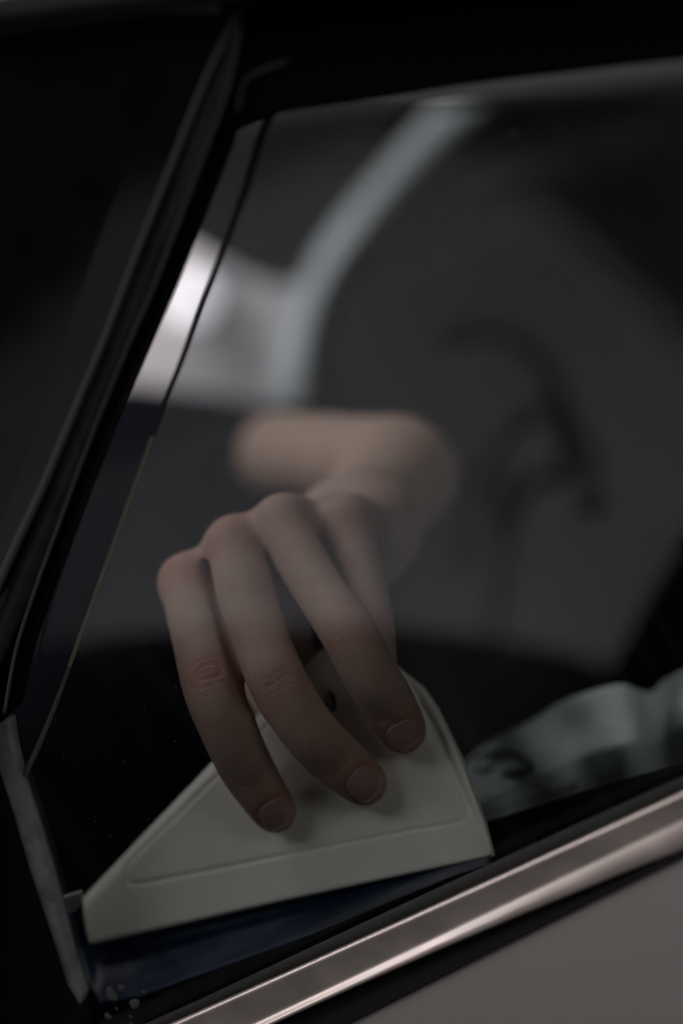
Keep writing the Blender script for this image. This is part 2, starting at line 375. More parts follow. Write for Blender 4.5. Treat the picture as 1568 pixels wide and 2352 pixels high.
# far cabin: dark navy lower panel, dashboard, visor, pale pillar trim
navy = mat('navy cabin panel', (.0012, .0017, .0045), .85, spec=.02, bump=.2, bscale=600)
prism('dashboard', [(150, 900), (290, 888), (380, 900), (480, 915), (600, 938), (760, 960), (1100, 1200), (1900, 1300), (1900, 2100), (100, 2400), (-100, 1600)], .62, .64, navy, bevel=.01, seg=3, **G)
prism('sun_visor', [(380, 200), (560, 160), (1010, 150), (900, 330), (760, 540), (700, 650), (640, 662), (560, 636), (500, 604), (430, 565), (330, 500)], .74, .76,
      mat('visor cloth', (.024, .0235, .0235), .9, spec=.05, bump=.3, bscale=900), bevel=.006, seg=3, **G)
lft = spline([(1120, 130), (1030, 215), (905, 345), (800, 470), (735, 560), (690, 650), (640, 760), (600, 960), (590, 1050)], 5)
rgt = spline([(1300, 150), (1165, 250), (1040, 345), (940, 440), (865, 535), (805, 610), (772, 700), (755, 810), (748, 1050)], 5)
md = (lft + rgt) / 2
loft('pillar_trim', [[P(a, b, .70) for a, b in lft], [P(a, b, .672) for a, b in lft * .7 + rgt * .3], [P(a, b, .668) for a, b in md], [P(a, b, .675) for a, b in lft * .25 + rgt * .75], [P(a, b, .70) for a, b in rgt]],
     pale_trim, back=.73, **G)
# headliner edge: thin paler band under the frame
loft('headliner', [[P(a, b, .55) for a, b in [(500, 150), (900, 110), (1300, 60), (1568, 20), (1900, -20)]],
                   [P(a, b, .54) for a, b in [(500, 250), (900, 215), (1300, 178), (1568, 150), (1900, 120)]],
                   [P(a, b, .55) for a, b in [(500, 300), (900, 262), (1300, 218), (1568, 200), (1900, 170)]]],
     mat('headliner cloth', (.10, .10, .10), .9, bump=.3, bscale=900), back=.6, **G)
# seat back with creased cover
gx, gy = np.meshgrid(np.linspace(700, 2100, 150), np.linspace(250, 2150, 190))
def crease(pts, wd):
    p = spline(pts, 6); d = np.full(gx.shape, 1e9)
    for i in range(len(p) - 1):
        a, b = p[i], p[i + 1]; e = b - a; t = np.clip(((gx - a[0]) * e[0] + (gy - a[1]) * e[1]) / (e @ e + 1e-9), 0, 1)
        d = np.minimum(d, np.hypot(gx - a[0] - t * e[0], gy - a[1] - t * e[1]))
    return np.exp(-(d / wd) ** 2)
edge = np.interp(gy[:, 0], [250, 320, 400, 480, 560, 650, 760, 900, 1100, 1400, 1700, 2150], [1500, 1250, 1060, 930, 850, 800, 775, 765, 770, 790, 820, 860])
inside = gx - edge[:, None]
hgt = .40 + .10 * np.exp(-np.clip(inside, 0, None) / 90)
hgt += .035 * crease([(860, 620), (1000, 520), (1170, 470), (1290, 490), (1400, 580), (1568, 740), (1800, 960)], 45)
hgt += .012 * crease([(1040, 800), (1110, 770), (1200, 800), (1270, 890), (1320, 1000), (1370, 1090)], 34)
hgt += .010 * crease([(1230, 960), (1150, 1030), (1100, 1120), (1075, 1230), (1060, 1310)], 26)
hgt += .010 * crease([(1330, 1110), (1240, 1130), (1180, 1210), (1150, 1340), (1130, 1480)], 26)
hgt += .006 * np.sin(gx / 130 + gy / 210) + .004 * np.sin(gx / 57 - gy / 90)
ny_, nx_ = gx.shape; verts = []; keep = inside > -60
vv = [P(gx[i, j], gy[i, j], hgt[i, j]) for i in range(ny_) for j in range(nx_)]
xs = np.clip(inside, -1e9, 1e9)
for i in range(ny_):
    for j in range(nx_):
        if inside[i, j] < 0: vv[i * nx_ + j] = P(edge[i], gy[i, j], .50 + min(.05, -inside[i, j] * .0008))
bk = [v + np.array([0, .12, 0]) for v in vv]
Q = [[i * nx_ + j, i * nx_ + j + 1, (i + 1) * nx_ + j + 1, (i + 1) * nx_ + j] for i in range(ny_ - 1) for j in range(nx_ - 1)]
nn = ny_ * nx_
Q2 = [[q + nn for q in f][::-1] for f in Q]
rim = [i * nx_ for i in range(ny_)] + [(ny_ - 1) * nx_ + j for j in range(nx_)] + [i * nx_ + nx_ - 1 for i in range(ny_ - 1, -1, -1)] + [j for j in range(nx_ - 1, -1, -1)]
rimf = [[rim[k], rim[k + 1], rim[k + 1] + nn, rim[k] + nn] for k in range(len(rim) - 1) if rim[k] != rim[k + 1]]
seat_m = mat('charcoal seat cover', (.016, .016, .017), .8, spec=.05, bump=.4, bscale=700, var=.15, vscale=12)
seat = mesh_obj('seat_back', vv + bk, Q + Q2 + rimf, seat_m, smooth=True, **G)
prism('seat_bolster', [(1640, 1130), (1568, 1255), (1490, 1375), (1420, 1480), (1375, 1590), (1390, 1760), (1900, 1760), (1900, 1000)], .22, .30, mat('black bolster', (.002, .002, .003), .8, spec=.03, bump=.3, bscale=600), bevel=.02, seg=4, **G)

# ------------------------------------------------------------------ bright place beyond the car: white wall and its round lamp
prism('far_wall', [(-600, 380), (740, 380), (735, 1200), (-600, 1200)], 1.55, 1.62, mat('white painted wall', (.78, .75, .77), .8, var=.05, vscale=4), kind='structure')
area('far_wall_lamp', (-.55, 1.15, .75), P(480, 760, 1.55), .5, .1, 6.0, (1, .94, .97))
lp = empty('round_lamp', tuple(P(440, 685, 1.5)), 'small round white lamp glowing against the pale wall beyond the car', 'lamp')
def disc(c, r, y0, y1, n=40):
    c = np.array(c); v = []
    for y in (y0, y1):
        for k in range(n): v.append([c[0] + r * math.cos(2 * math.pi * k / n), y, c[2] + r * math.sin(2 * math.pi * k / n)])
    return v, [list(range(n)), list(range(n, 2 * n))] + [[k, (k + 1) % n, n + (k + 1) % n, n + k] for k in range(n)]
c0 = P(440, 685, 1.5)
v, f = disc(c0, .0195, 1.503, 1.545); mesh_obj('housing', v, f, pale_trim, lp)
v, f = disc(c0, .017, 1.494, 1.503); mesh_obj('diffuser', v, f, emit('lamp glow', (1, .95, 1), 1.6), lp)

# ------------------------------------------------------------------ tint film on the inside of the glass
FE = spline([(640, 235), (602, 305), (560, 440), (510, 580), (455, 725), (412, 840), (372, 940), (310, 1110), (245, 1290), (180, 1470), (130, 1610), (85, 1720), (30, 1835)], 5)
fv = [P(a, b, .0022) for a, b in FE]
fr_ = [P(1800, b, .0022) for a, b in FE]
fq = [[i, i + 1, len(fv) + i + 1, len(fv) + i] for i in range(len(fv) - 1)]
# lower part below the film's end, down to the belt
fv2 = [P(30, 1835, .0022), P(60, 1950, .0022), P(130, 2150, .0022), P(190, 2330, .0022), P(300, 2480, .0022)]
fr2 = [P(1800, 1835, .0022), P(1800, 1900, .0022), P(1800, 1950, .0022), P(1800, 2000, .0022), P(1800, 2100, .0022)]
n1 = len(fv); allv = fv + fr_ + fv2 + fr2; b0 = 2 * n1
fq += [[b0 + i, b0 + i + 1, b0 + 5 + i + 1, b0 + 5 + i] for i in range(4)]
film = empty('window_film', tuple(P(800, 1500, .0022)), 'grey window tint film being smoothed onto the inside of the glass', 'window film')
mesh_obj('film_sheet', allv, fq, sheet('tint film', (.58, .60, .608), 1.5, rough=.012, smear=.008), film)
nrm = np.gradient(FE, axis=0); nrm = np.stack([nrm[:, 1], -nrm[:, 0]], 1); nrm /= np.linalg.norm(nrm, axis=1)[:, None]
def edge_strip(a, b, w0, w1, material):  # strip colours paint in how light falls along the one film edge
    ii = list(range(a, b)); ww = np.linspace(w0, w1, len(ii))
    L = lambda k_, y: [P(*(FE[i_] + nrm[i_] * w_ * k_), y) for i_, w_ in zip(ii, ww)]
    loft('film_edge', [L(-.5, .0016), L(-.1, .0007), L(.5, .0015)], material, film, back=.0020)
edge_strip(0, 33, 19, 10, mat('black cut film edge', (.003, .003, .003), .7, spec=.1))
edge_strip(32, 48, 9, 8, mat('brown light in film edge', (.20, .155, .12), .6))  # brown of light coming through, painted into the edge
edge_strip(47, len(FE), 8, 13, mat('film edge lit grey', (.075, .075, .075), .6))  # lit lower end of the same edge, painted grey
# dust and water specks on the glass
sv, sf = [], []
def speck(x, y, r, yy=-.0006):
    c = P(x, y, yy); b = len(sv); k = 6
    sx = random.uniform(.6, 1.6)
    sv.append(c + np.array([0, -r * .6, 0]))
    for i in range(k):
        a = 2 * math.pi * i / k; rr = r * random.uniform(.6, 1.2)
        sv.append(c + np.array([rr * math.cos(a) * sx, 0, rr * math.sin(a)]))
    for i in range(k): sf.append([b, b + 1 + i, b + 1 + (i + 1) % k])
for _ in range(150):
    x = random.uniform(100, 560); y = random.uniform(1500, 2060)
    if x > 100 + (y - 1500) * 0 and (x - 30) * .9 + (y - 1835) * .4 > 0: speck(x, y, random.uniform(.00006, .0002))
for _ in range(60): speck(random.uniform(420, 760), random.uniform(300, 1500), random.uniform(.00006, .00018))
for a, b, r in [(588, 560, .0006), (1180, 305, .0007), (205, 1082, .0004), (165, 1085, .0003), (470, 1100, .0004), (48, 1498, .0008), (55, 1504, .0006)]: speck(a, b, r)
sp = mesh_obj('dust_specks', sv, sf, mat('pale dust', (.07, .07, .068), .9), smooth=True, label='tiny pale dust specks scattered over the window glass', cat='dust', kind='stuff')
# water beads at the bottom left of the seal
for a, b, r in [(256, 2285, .0021), (309, 2307, .0017), (278, 2270, .0011), (248, 2335, .0011), (300, 2336, .0006), (330, 2280, .0006), (268, 2318, .0005)]:
    v, q = [], []
    c = P(a, b, -.0075); n = 14; R_ = 5
    for i in range(R_ + 1):
        ph = math.pi / 2 * i / R_
        for k in range(n):
            th = 2 * math.pi * k / n; rr = r * (1 + .18 * math.sin(2 * th + a) + .12 * math.sin(3 * th + b))
            v.append(c + np.array([rr * math.sin(ph) * math.cos(th), -r * .12 * math.cos(ph), 1.15 * rr * math.sin(ph) * math.sin(th)]))
    for i in range(R_):
        for k in range(n): q.append([i * n + k, i * n + (k + 1) % n, (i + 1) * n + (k + 1) % n, (i + 1) * n + k])
    q.append([R_ * n + k for k in range(n)])
    o = mesh_obj('soap_drop', v, q, mat('soapy drop', (.05, .052, .055), .5), smooth=True,
                 label={256: 'largest pale soap drop on the black seal below the blue blade', 309: 'round pale soap drop right of the largest one on the black seal'}.get(a, 'tiny pale soap speck beside the two larger drops on the black seal'), cat='drop')
    o['group'] = 'soap drops on the black seal'

# ------------------------------------------------------------------ squeegee card with blue blade
A_ = P(195, 2165, .027); B_ = P(1130, 1968, .027); T_ = P(860, 1500, .057)
ex = (B_ - A_) / np.linalg.norm(B_ - A_); nz_ = np.cross(ex, T_ - A_); nz_ /= np.linalg.norm(nz_)
if nz_[1] > 0: nz_ = -nz_            # out of the front face, towards the glass
ey = np.cross(nz_, ex); ey = ey if ey @ (T_ - A_) > 0 else -ey
def onplate(dx, dy):
    d = ray(dx, dy); t = ((A_ - CAM) @ nz_) / (d @ nz_); q = CAM + d * t - A_
    return np.array([q @ ex, q @ ey])
out2 = np.array([onplate(*p) for p in [(185, 2062), (330, 1908), (480, 1752), (600, 1625), (690, 1532), (730, 1490), (790, 1474), (860, 1490), (930, 1548), (968, 1578), (1000, 1625), (1060, 1750), (1110, 1890), (1130, 1968), (660, 2068), (202, 2172), (192, 2120)]])
gv2 = np.array([onplate(*p) for p in spline([(292, 2008), (300, 1980), (400, 1880), (490, 1790), (600, 1680), (720, 1570), (800, 1530), (900, 1560), (985, 1650), (1030, 1745), (1068, 1850), (1070, 1872), (1052, 1888), (960, 1905), (700, 1955), (450, 2005), (312, 2030)], 4, closed=True)])
def poly_sdf(X, Y, poly):
    d = np.full(X.shape, 1e9); sgn = np.ones(X.shape)
    N = len(poly)
    for i in range(N):
        a, b = poly[i], poly[(i + 1) % N]; e = b - a
        t = np.clip(((X - a[0]) * e[0] + (Y - a[1]) * e[1]) / (e @ e), 0, 1)
        d = np.minimum(d, np.hypot(X - a[0] - t * e[0], Y - a[1] - t * e[1]))
        c = ((a[1] > Y) != (b[1] > Y)) & (X < (b[0] - a[0]) * (Y - a[1]) / (b[1] - a[1] + 1e-12) + a[0])
        sgn[c] *= -1
    return d * sgn
sq = empty('squeegee', tuple(A_), 'white triangular squeegee with a blue blade held down in the window corner', 'squeegee')
TH = .0052
fl = Field((out2[:, 0].min() - .002, out2[:, 1].min() - .002, -TH - .002), (out2[:, 0].max() + .002, out2[:, 1].max() + .002, .002), .00055)
X, Y, Z_ = fl.ax[0][:, None], fl.ax[1][None, :], fl.ax[2][None, None, :]
X = X + 0 * Y; Y = Y + 0 * X
rr = .0012
pd = poly_sdf(X, Y, out2) + rr
gd = np.abs(poly_sdf(X, Y, gv2))
# the upper left side slopes away to the edge like in the photo
def seg_d(a, b):
    e = b - a; t = np.clip(((X - a[0]) * e[0] + (Y - a[1]) * e[1]) / (e @ e), 0, 1)
    return np.hypot(X - a[0] - t * e[0], Y - a[1] - t * e[1])
ue = np.minimum(seg_d(out2[0], out2[2]), seg_d(out2[2], out2[5])); ue = np.minimum(ue, seg_d(out2[8], out2[13]) * 1.25)
tt_ = np.clip(1 - ue / .0050, 0, 1); drop = .0016 * tt_ * tt_ * (1.5 - .5 * tt_)
zc = np.abs(Z_ + TH / 2 + drop[:, :, None] * .5) - (TH - drop[:, :, None]) / 2 + rr
dd = np.sqrt(np.clip(pd[:, :, None], 0, None) ** 2 + np.clip(zc, 0, None) ** 2) + np.minimum(np.maximum(pd[:, :, None], zc), 0) - rr
groove = .00060 - np.sqrt((gd[:, :, None]) ** 2 * .5 + (Z_ + drop[:, :, None] - .0001) ** 2)
dd = np.maximum(dd, groove)
for s_ in ((358, 1982), (1034, 1864)):
    c = onplate(*s_); rg = np.abs(np.hypot(X - c[0], Y - c[1]) - .0012)
    dd = np.maximum(dd, .00035 - np.sqrt(rg[:, :, None] ** 2 + Z_ ** 2))
c = onplate(752, 1612)                                  # the oval hole near the grip
dd = np.maximum(dd, .0030 - np.hypot((X - c[0]), (Y - c[1]) * .72)[:, :, None] + 0 * Z_)
fl.F = dd.astype(np.float32)
pv, pq = fl.nets(); pv = relax(pv, pq, 2, .4)
W = A_ + pv[:, :1] * ex + pv[:, 1:2] * ey + pv[:, 2:3] * nz_
fast_mesh('handle_plate', W, pq, mat('white nylon', (.86, .83, .755), .5, spec=.3, bump=.12, bscale=900, var=.04, vscale=40), sq)
# hole floor plug, dark
bl = [(152, 2084), (188, 2076), (196, 2120), (206, 2166), (660, 2062), (1126, 1962), (1120, 1986), (1000, 2030), (800, 2105), (600, 2170), (400, 2240), (200, 2318), (176, 2240)]
def bp(dx, dy, t):           # blade slants from the card edge forward to the glass
    y = np.interp(dy + (dx - 200) * .21, [2076, 2170, 2320], [.0215, .0205, .006])
    return P(dx, dy, y + t)
cb = np.mean(bl, axis=0)
N = len(bl); rows = 10; v = []; q = []
for side in (0, .0012):
    for i in range(N):
        for r_ in range(rows + 1):
            a = np.array(bl[i]); mid = np.array([a[0], 2060 - (a[0] - 600) * .228 + 40]); pnt = a + (mid - a) * (r_ / rows) * .0
            pass
# regular grid between the card edge line and the free edge
top = spline([(150, 2082), (300, 2140), (600, 2070), (850, 2014), (1128, 1952)], 10)
top = np.array([(x, np.interp(x, [150, 186, 190, 206, 1128], [2086, 2078, 2100, 2120, 1945])) for x in np.linspace(150, 1128, 70)])
bot = np.array([(178 + (x - 150) * .97, np.interp(x, [150, 300, 500, 700, 900, 1050, 1128], [2322, 2292, 2222, 2150, 2068, 2010, 1985])) for x in np.linspace(150, 1128, 70)])
rows = 14; v = []
for side in (0, .0011):
    for i in range(70):
        for r_ in range(rows + 1):
            a = top[i] + (bot[i] - top[i]) * r_ / rows
            s = r_ / rows
            y = .0312 - .0250 * (np.clip((s - .36) / .64, 0, 1)) ** 1.2 + .0006 * math.sin(a[0] / 60 + s * 5) * s
            v.append(P(a[0], a[1], y + side))
q = []; M0 = 70 * (rows + 1)
for i in range(69):
    for r_ in range(rows):
        f = [i * (rows + 1) + r_, (i + 1) * (rows + 1) + r_, (i + 1) * (rows + 1) + r_ + 1, i * (rows + 1) + r_ + 1]
        q.append(f); q.append([a + M0 for a in f][::-1])
rim = [i * (rows + 1) for i in range(70)] + [69 * (rows + 1) + r_ for r_ in range(rows + 1)] + [i * (rows + 1) + rows for i in range(69, -1, -1)] + [r_ for r_ in range(rows, -1, -1)]
q += [[rim[k], rim[k + 1], rim[k + 1] + M0, rim[k] + M0] for k in range(len(rim) - 1) if rim[k] != rim[k + 1]]
blade = mesh_obj('rubber_blade', v, q, mat('blue rubber blade', (.008, .019, .045), .42, spec=.3, bump=.3, bscale=120, var=.3, vscale=60), sq, smooth=True)
prism('end_tab', [(136, 2066), (184, 2050), (188, 2078), (172, 2096), (142, 2100)], .012, .0145, mat('pale tab', (.36, .36, .40), .5), sq, bevel=.0004)

# ------------------------------------------------------------------ person: hand and arm (one skin), sleeve, shirt
person = empty('person', tuple(P(500, 2300, .6) * np.array([1, 1, 0]) + np.array([0, 0, -.85])), 'person in dark clothes inside the car, bare arm pressing down the white squeegee', 'person')
px = .142e-3
def J(dx, dy, y, rpx): p = P(dx, dy, y); return (*p, rpx * px * (1 + (y - .03) * 1.1))
def JP(dx, dy, rpx, gap=0.0):
    """a joint whose pad rests on the card's front face"""
    r = rpx * px; d = ray(dx, dy)
    for _ in range(4):
        t = ((A_ + nz_ * (r + gap) - CAM) @ nz_) / (d @ nz_); p = CAM + d * t; r = rpx * px * (1 + (p[1] - .03) * 1.1)
    return (*p, r)
INDEX = [J(428, 1338, .064, 62), J(462, 1450, .044, 70), J(490, 1572, .0215, 71), J(524, 1672, .0195, 64), J(568, 1768, .0265, 61), JP(632, 1866, 51)]
MIDDLE = [J(535, 1252, .070, 62), J(562, 1365, .052, 69), J(600, 1490, .032, 70), J(642, 1578, .0205, 66), J(704, 1672, .0205, 62), J(764, 1738, .0285, 61), JP(838, 1800, 53)]
RING = [J(648, 1198, .076, 57), J(700, 1300, .058, 57), J(758, 1392, .040, 58), J(806, 1464, .0275, 61), J(850, 1548, .0265, 60), J(890, 1612, .0345, 58), JP(926, 1680, 53)]
PINKY = [J(800, 1196, .084, 54), J(832, 1310, .070, 47), J(852, 1400, .058, 43), J(862, 1462, .052, 41), J(868, 1530, .052, 40), J(870, 1590, .052, 38)]
print('tips', INDEX[-1][1], MIDDLE[-1][1], RING[-1][1])
WR = J(830, 1215, .125, 170)
g = Field(np.array([-.175, -.002, -.11]), np.array([.115, .47, .15]), .00115)
for ch in (INDEX, MIDDLE, RING, PINKY): g.chain(ch, .0022, 4)
fing = g.F.copy()
g.F[:] = 1
# back of the hand: metacarpals running away from the viewer to the wrist
for a, rr_, w_ in ((INDEX[0], 56, (-45, 25)), (MIDDLE[0], 56, (-15, 8)), (RING[0], 52, (12, 0)), (PINKY[0], 50, (42, -4))):
    e = J(815 + w_[0], 1215 + w_[1], .142, 108)
    mid = (np.array(a[:3]) * .5 + np.array(e[:3]) * .5)
    g.chain([a, (*(mid + np.array([0, 0, -.003])), rr_ * px * 1.15), e], .009, 4)
g.chain([J(608, 1260, .088, 48), J(642, 1320, .076, 46), J(662, 1372, .066, 36)], .006, 4)
g.chain([J(738, 1230, .096, 46), J(772, 1290, .086, 42), J(802, 1340, .078, 34)], .006, 4)
# palm pad and thumb (thumb presses the back of the card)
g.cone(J(700, 1340, .095, 60)[:3], J(800, 1270, .13, 60)[:3], .009, .018, .01)
g.chain([J(640, 1340, .105, 80), J(610, 1450, .100, 78), J(645, 1560, .088, 72), J(690, 1640, .078, 62)], .008, 4)
# forearm up to the elbow, upper arm to the left and away
g.chain([J(812, 1205, .138, 112), J(848, 1170, .165, 106), J(888, 1128, .195, 124), J(915, 1088, .22, 130)], .004, 4)
g.chain([J(915, 1088, .22, 130), J(880, 1070, .235, 112), J(760, 1050, .26, 98), J(665, 1040, .30, 96), J(640, 1040, .36, 96), J(650, 1060, .43, 100)], .004, 4)
hk = .0042
f, d = fing, g.F
hh = np.clip(hk - np.abs(f - d), 0, None) / hk
g.F = np.minimum(f, d) - hh * hh * hk * .25
# the crease where the first two fingers lie against each other
cp = spline([P(480, 1290, .064), P(503, 1390, .048), P(530, 1490, .030), P(556, 1575, .020), P(574, 1622, .0185)], 5)
for a, b in zip(cp[:-1], cp[1:]):
    sl, X_, Y_, Z2 = g.box(np.minimum(a, b) - .008, np.maximum(a, b) + .008)
    e = b - a; t = np.clip(((X_ - a[0]) * e[0] + (Y_ - a[1]) * e[1] + (Z2 - a[2]) * e[2]) / (e @ e), 0, 1)
    dd_ = np.sqrt((X_ - a[0] - t * e[0]) ** 2 + ((Y_ - a[1] - t * e[1]) * .35) ** 2 + (Z2 - a[2] - t * e[2]) ** 2)
    f0 = g.F[sl]; n0 = (.0012 - dd_).astype(np.float32); h0 = np.clip(.003 - np.abs(f0 - n0), 0, None) / .003
    g.F[sl] = np.maximum(f0, n0) + h0 * h0 * .003 * .25
hv, hq = g.nets(); hv = relax(hv, hq, 3, .5)
# fine modelling: knuckle creases and nail seats pressed into the surface
flush = np.zeros(len(hv)); toC = CAM - hv; toC /= np.linalg.norm(toC, axis=1)[:, None]
def joint(a, prev, nxt, depth, n_l=3, sp_=.0016, half=.0075, red=.6, oval=0):
    a = np.array(a[:3]); ax = np.array(nxt[:3]) - np.array(prev[:3]); ax /= np.linalg.norm(ax)
    dv = CAM - a; dv -= ax * (dv @ ax); dv /= np.linalg.norm(dv); sd = np.cross(ax, dv)
    q = hv - a; u = q @ ax; s = q @ sd; o = q @ dv
    m_ = (np.abs(u) < .012) & (o > 0) & (np.abs(s) < .013)
    wv = np.exp(-(s / half) ** 4) * np.exp(-(u / (sp_ * n_l * .75)) ** 2)
    bow = u - .0012 * (s / half) ** 2 * np.sign(u)
    if oval: bow = np.sqrt(u * u + (s * .55) ** 2)
    dsp = -depth * (.5 + .5 * np.cos(2 * math.pi * bow / sp_)) * wv
    hv[m_] += (dsp[:, None] * dv)[m_]
    flush[m_] = np.maximum(flush[m_], (red * np.exp(-(u / .008) ** 2 - (s / .010) ** 2))[m_])
joint(INDEX[2], INDEX[1], INDEX[3], .0006, 4, .0026, .006, .6, oval=1); joint(INDEX[2], INDEX[1], INDEX[3], .00035, 4, .0021, .0055, .85)
joint(MIDDLE[3], MIDDLE[2], MIDDLE[4], .0006, 3, .0024, .006, .8)
joint(RING[3], RING[2], RING[4], .0004, 3, .0022, .006, .7)
joint(INDEX[4], INDEX[3], INDEX[5], .0008, 2, .0018, .006, .4)
joint(MIDDLE[5], MIDDLE[4], MIDDLE[6], .0008, 2, .0018, .006, .4)
joint(RING[5], RING[4], RING[6], .0008, 2, .0018, .006, .4)
for k_, r_ in ((INDEX[0], .9), (MIDDLE[0], .9), (RING[0], .5), (PINKY[0], .6)):
    dq = np.linalg.norm(hv - (np.array(k_[:3]) + np.array([0, -.004, .002])), axis=1); flush = np.maximum(flush, r_ * np.exp(-(dq / .011) ** 2))
nails = []
def surf(cen, o_, dv, R):
    hs = np.arange(R * 1.6, -.002, -.00015); q = (cen + o_)[None] + hs[:, None] * dv[None]
    u_ = (q - g.lo) / g.h; i0 = np.floor(u_).astype(int); f_ = u_ - i0; val = np.zeros(len(hs))
    for a in (0, 1):
        for b in (0, 1):
            for c in (0, 1):
                wgt = (f_[:, 0] if a else 1 - f_[:, 0]) * (f_[:, 1] if b else 1 - f_[:, 1]) * (f_[:, 2] if c else 1 - f_[:, 2])
                val += wgt * g.F[i0[:, 0] + a, i0[:, 1] + b, i0[:, 2] + c]
    k_ = np.argmax(val < 0); return float(hs[k_])
for ch in (INDEX, MIDDLE, RING):
    tp = np.array(ch[-1][:3]); pr = np.array(ch[-2][:3]); ax = tp - pr; ax /= np.linalg.norm(ax)
    dv = CAM - tp; dv -= ax * (dv @ ax); dv /= np.linalg.norm(dv); dv = dv - .15 * nz_ * 0; sd = np.cross(ax, dv); R = ch[-1][3]
    cen = tp + ax * (-.0022); q = hv - cen; u = q @ ax; s = q @ sd; o = q @ dv
    a_, b_ = .0070, R * .80
    e = ((np.abs(u) / a_) ** 2.6 + (np.abs(s) / b_) ** 2.6) ** (1 / 2.6)
    m_ = (o > 0) & (e < 1.6)
    hv[m_] -= (dv[None] * (.00055 * np.exp(-((e - 1.02) / .10) ** 2) + .0003 * (e < 1))[:, None])[m_]
    flush[m_] = np.maximum(flush[m_], (.9 * np.exp(-((e - .9) / .7) ** 2))[m_])
    # nail plate
    V_, Q_ = [], []; n1_, n2_ = 16, 24
    top_ = []
    for i in range(n1_ + 1):
        for k_ in range(n2_):
            th = 2 * math.pi * k_ / n2_; r_ = i / n1_ * .985
            cu, su = math.cos(th), math.sin(th); den = (abs(cu) ** 2.6 + abs(su) ** 2.6) ** (1 / 2.6)
            uu = a_ * r_ * cu / den; ss = b_ * r_ * su / den
            front = max(0, uu - .001)
            hgt_ = surf(cen, ax * uu + sd * ss, dv, R) - (30 * front ** 2) + .00035 - .00025 * r_ ** 6
            top_.append((uu, ss, hgt_))
    for up in (0, -.0007):
        for uu, ss, hh_ in top_: V_.append(cen + ax * uu + sd * ss + dv * (hh_ + up))
    MM = len(top_)
    for i in range(n1_):
        for k_ in range(n2_):
            f_ = [i * n2_ + k_, i * n2_ + (k_ + 1) % n2_, (i + 1) * n2_ + (k_ + 1) % n2_, (i + 1) * n2_ + k_]
            Q_.append(f_); Q_.append([x + MM for x in f_][::-1])
    for k_ in range(n2_): Q_.append([n1_ * n2_ + k_, n1_ * n2_ + (k_ + 1) % n2_, MM + n1_ * n2_ + (k_ + 1) % n2_, MM + n1_ * n2_ + k_])
    nails.append((V_, Q_))
# skin material: flushed joints and mottling
SK = bpy.data.materials.new('skin'); SK.use_nodes = True; nt = SK.node_tree; b = nt.nodes['Principled BSDF']
at = nt.nodes.new('ShaderNodeAttribute'); at.attribute_name = 'flush'
tc = nt.nodes.new('ShaderNodeTexCoord'); no = nt.nodes.new('ShaderNodeTexNoise'); no.inputs['Scale'].default_value = 90; no.inputs['Detail'].default_value = 5
nt.links.new(tc.outputs['Object'], no.inputs['Vector'])
ad = nt.nodes.new('ShaderNodeMath'); ad.operation = 'MULTIPLY_ADD'; ad.inputs[1].default_value = 1.3; ad.inputs[2].default_value = -.48
nt.links.new(no.outputs[0], ad.inputs[0])
sm = nt.nodes.new('ShaderNodeMath'); sm.operation = 'ADD'; sm.use_clamp = True
nt.links.new(ad.outputs[0], sm.inputs[0]); nt.links.new(at.outputs['Fac'], sm.inputs[1])
mx = nt.nodes.new('ShaderNodeMix'); mx.data_type = 'RGBA'
mx.inputs['A'].default_value = (.50, .365, .30, 1); mx.inputs['B'].default_value = (.42, .225, .185, 1)
nt.links.new(sm.outputs[0], mx.inputs['Factor']); nt.links.new(mx.outputs['Result'], b.inputs['Base Color'])
b.inputs['Roughness'].default_value = .62; b.inputs['Specular IOR Level'].default_value = .28; b.inputs['Subsurface Weight'].default_value = .15
b.inputs['Subsurface Radius'].default_value = (.005, .002, .001); b.inputs['Subsurface Scale'].default_value = 1
n2 = nt.nodes.new('ShaderNodeTexVoronoi'); n2.inputs['Scale'].default_value = 1400; nt.links.new(tc.outputs['Object'], n2.inputs['Vector'])
bu = nt.nodes.new('ShaderNodeBump'); bu.inputs['Strength'].default_value = .45; bu.inputs['Distance'].default_value = .0003
nt.links.new(n2.outputs[0], bu.inputs['Height']); nt.links.new(bu.outputs[0], b.inputs['Normal'])
skin = fast_mesh('body', hv, hq, SK, person, attr=flush)
for V_, Q_ in nails: mesh_obj('fingernail', V_, Q_, mat('fingernail', (.43, .26, .23), .25, spec=.5, sss=.2), skin, smooth=True)
# dark clothes
s_ = Field(np.array([-.62, .30, -.75]), np.array([.12, .98, .22]), .006)
s_.chain([J(650, 1075, .40, 104), J(620, 1180, .46, 140), J(560, 1330, .52, 190)], .04, 5)
s_.cone(P(330, 1560, .56), P(250, 2300, .60), .12, .20, .05)
s_.cone(P(360, 1480, .56), P(600, 1400, .50), .09, .09, .05)
cv, cq = s_.nets(); cv = relax(cv, cq, 3, .5)
cv[:, 1] += .004 * np.sin(cv[:, 0] * 90 + cv[:, 2] * 60) * (1 + np.sin(cv[:, 2] * 40))
fast_mesh('shirt', cv, cq, mat('black shirt cloth', (.003, .0033, .005), .9, spec=.03, bump=.5, bscale=900, var=.2, vscale=40), person)

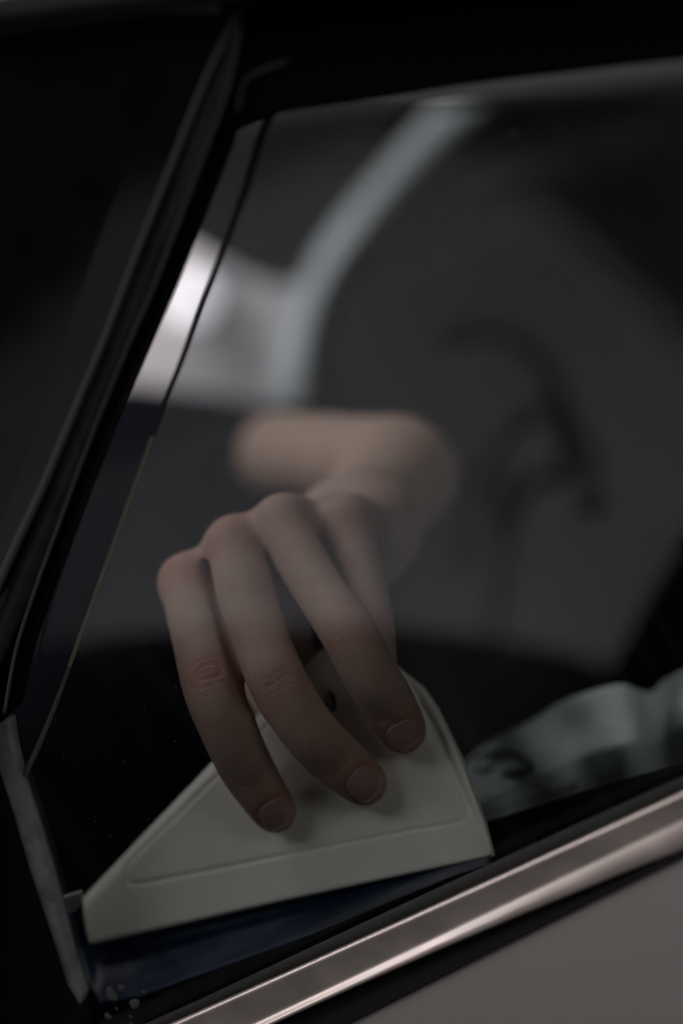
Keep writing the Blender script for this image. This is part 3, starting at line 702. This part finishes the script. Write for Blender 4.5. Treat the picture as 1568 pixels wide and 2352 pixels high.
# ------------------------------------------------------------------ printed cloth on the inner sill
up = spline([(1050, 1790), (1085, 1735), (1150, 1690), (1220, 1655), (1290, 1612), (1370, 1583), (1430, 1572), (1490, 1590), (1530, 1560), (1620, 1520), (1800, 1470)], 6)
dn = spline([(1090, 1925), (1130, 1915), (1190, 1893), (1260, 1868), (1330, 1848), (1400, 1828), (1460, 1810), (1510, 1796), (1568, 1776), (1660, 1750), (1840, 1700)], 6)
nr = 26; cvv = []
def cl_y(x, yy, s):
    return .105 + .035 * (1 - s) + .10 * max(0, s - .55) * (1 + .0 * x) + .07 * s * min(1, max(0, (x - 1470) / 60)) + .004 * math.sin(x / 60 + yy / 35) + .0035 * math.sin(x / 31 - yy / 48 + 1) * (1 - .3 * s) - .010 * math.exp(-((x - 1440) / 55) ** 2) + .012 * math.exp(-((x - 1520) / 45) ** 2)
for side in (0, .0012):
    for i in range(len(up)):
        for r_ in range(nr + 1):
            s = r_ / nr; a = up[i] + (dn[i] - up[i]) * s
            cvv.append(P(a[0], a[1], cl_y(a[0], a[1], s) + side - .012 * s))
M0 = len(up) * (nr + 1); q = []
for i in range(len(up) - 1):
    for r_ in range(nr):
        f_ = [i * (nr + 1) + r_, (i + 1) * (nr + 1) + r_, (i + 1) * (nr + 1) + r_ + 1, i * (nr + 1) + r_ + 1]
        q.append(f_); q.append([x + M0 for x in f_][::-1])
rim = [i * (nr + 1) for i in range(len(up))] + [(len(up) - 1) * (nr + 1) + r_ for r_ in range(nr + 1)] + [i * (nr + 1) + nr for i in range(len(up) - 1, -1, -1)] + [r_ for r_ in range(nr, -1, -1)]
q += [[rim[k], rim[k + 1], rim[k + 1] + M0, rim[k] + M0] for k in range(len(rim) - 1) if rim[k] != rim[k + 1]]
cloth = empty('cloth', tuple(P(1300, 1830, .06)), 'crumpled pale grey cloth with black printing lying on the inner door sill', 'cloth')
fab = mesh_obj('fabric', cvv, q, mat('pale grey cloth', (.64, .73, .74), .85, bump=.6, bscale=900, var=.12, vscale=60), cloth, smooth=True)
def printed(name, pts2):
    """a flat printed patch lying 0.3 mm proud of the cloth"""
    vs = []
    for a, b_ in pts2:
        ut = np.interp(a, up[:, 0], up[:, 1]); dt = np.interp(a, dn[:, 0], dn[:, 1]); s = np.clip((b_ - ut) / (dt - ut), 0, 1)
        vs.append(P(a, b_, cl_y(a, b_, s) - .012 * s - .0009))
    n = len(vs); vs2 = vs + [v_ + np.array([0, .0004, 0]) for v_ in vs]
    return mesh_obj(name, vs2, [list(range(n)), list(range(n, 2 * n))] + [[i, (i + 1) % n, n + (i + 1) % n, n + i] for i in range(n)],
                    mat('black print', (.08, .085, .09), .8), fab)
printed('printed_emblem', stroke([(1083, 1750), (1110, 1736), (1150, 1728), (1195, 1738), (1222, 1756)], 7))
printed('printed_emblem', stroke([(1228, 1758), (1210, 1774), (1180, 1780), (1152, 1774)], 11))
printed('printed_emblem', stroke([(1090, 1768), (1115, 1770), (1140, 1760)], 7))
printed('printed_emblem', stroke([(1118, 1752), (1140, 1745), (1165, 1752)], 5))
x = 1118
for wd_, hg in [(16, 4), (22, 5), (12, 4), (18, 6), (14, 4), (20, 5), (24, 6), (16, 8), (30, 9)]:
    y0_ = 1870 - (x - 1118) * .31
    printed('printed_mark', [(x, y0_ + hg), (x + wd_ * .5, y0_ + hg * .6 - wd_ * .15), (x + wd_ * .8, y0_ - wd_ * .29 + hg), (x + wd_ * .85, y0_ - wd_ * .29 - hg * .4), (x + wd_ * .4, y0_ - wd_ * .15 - hg), (x + 1, y0_ - hg * .7)]); x += wd_ + 5
print('verts', len(hv), len(pv))
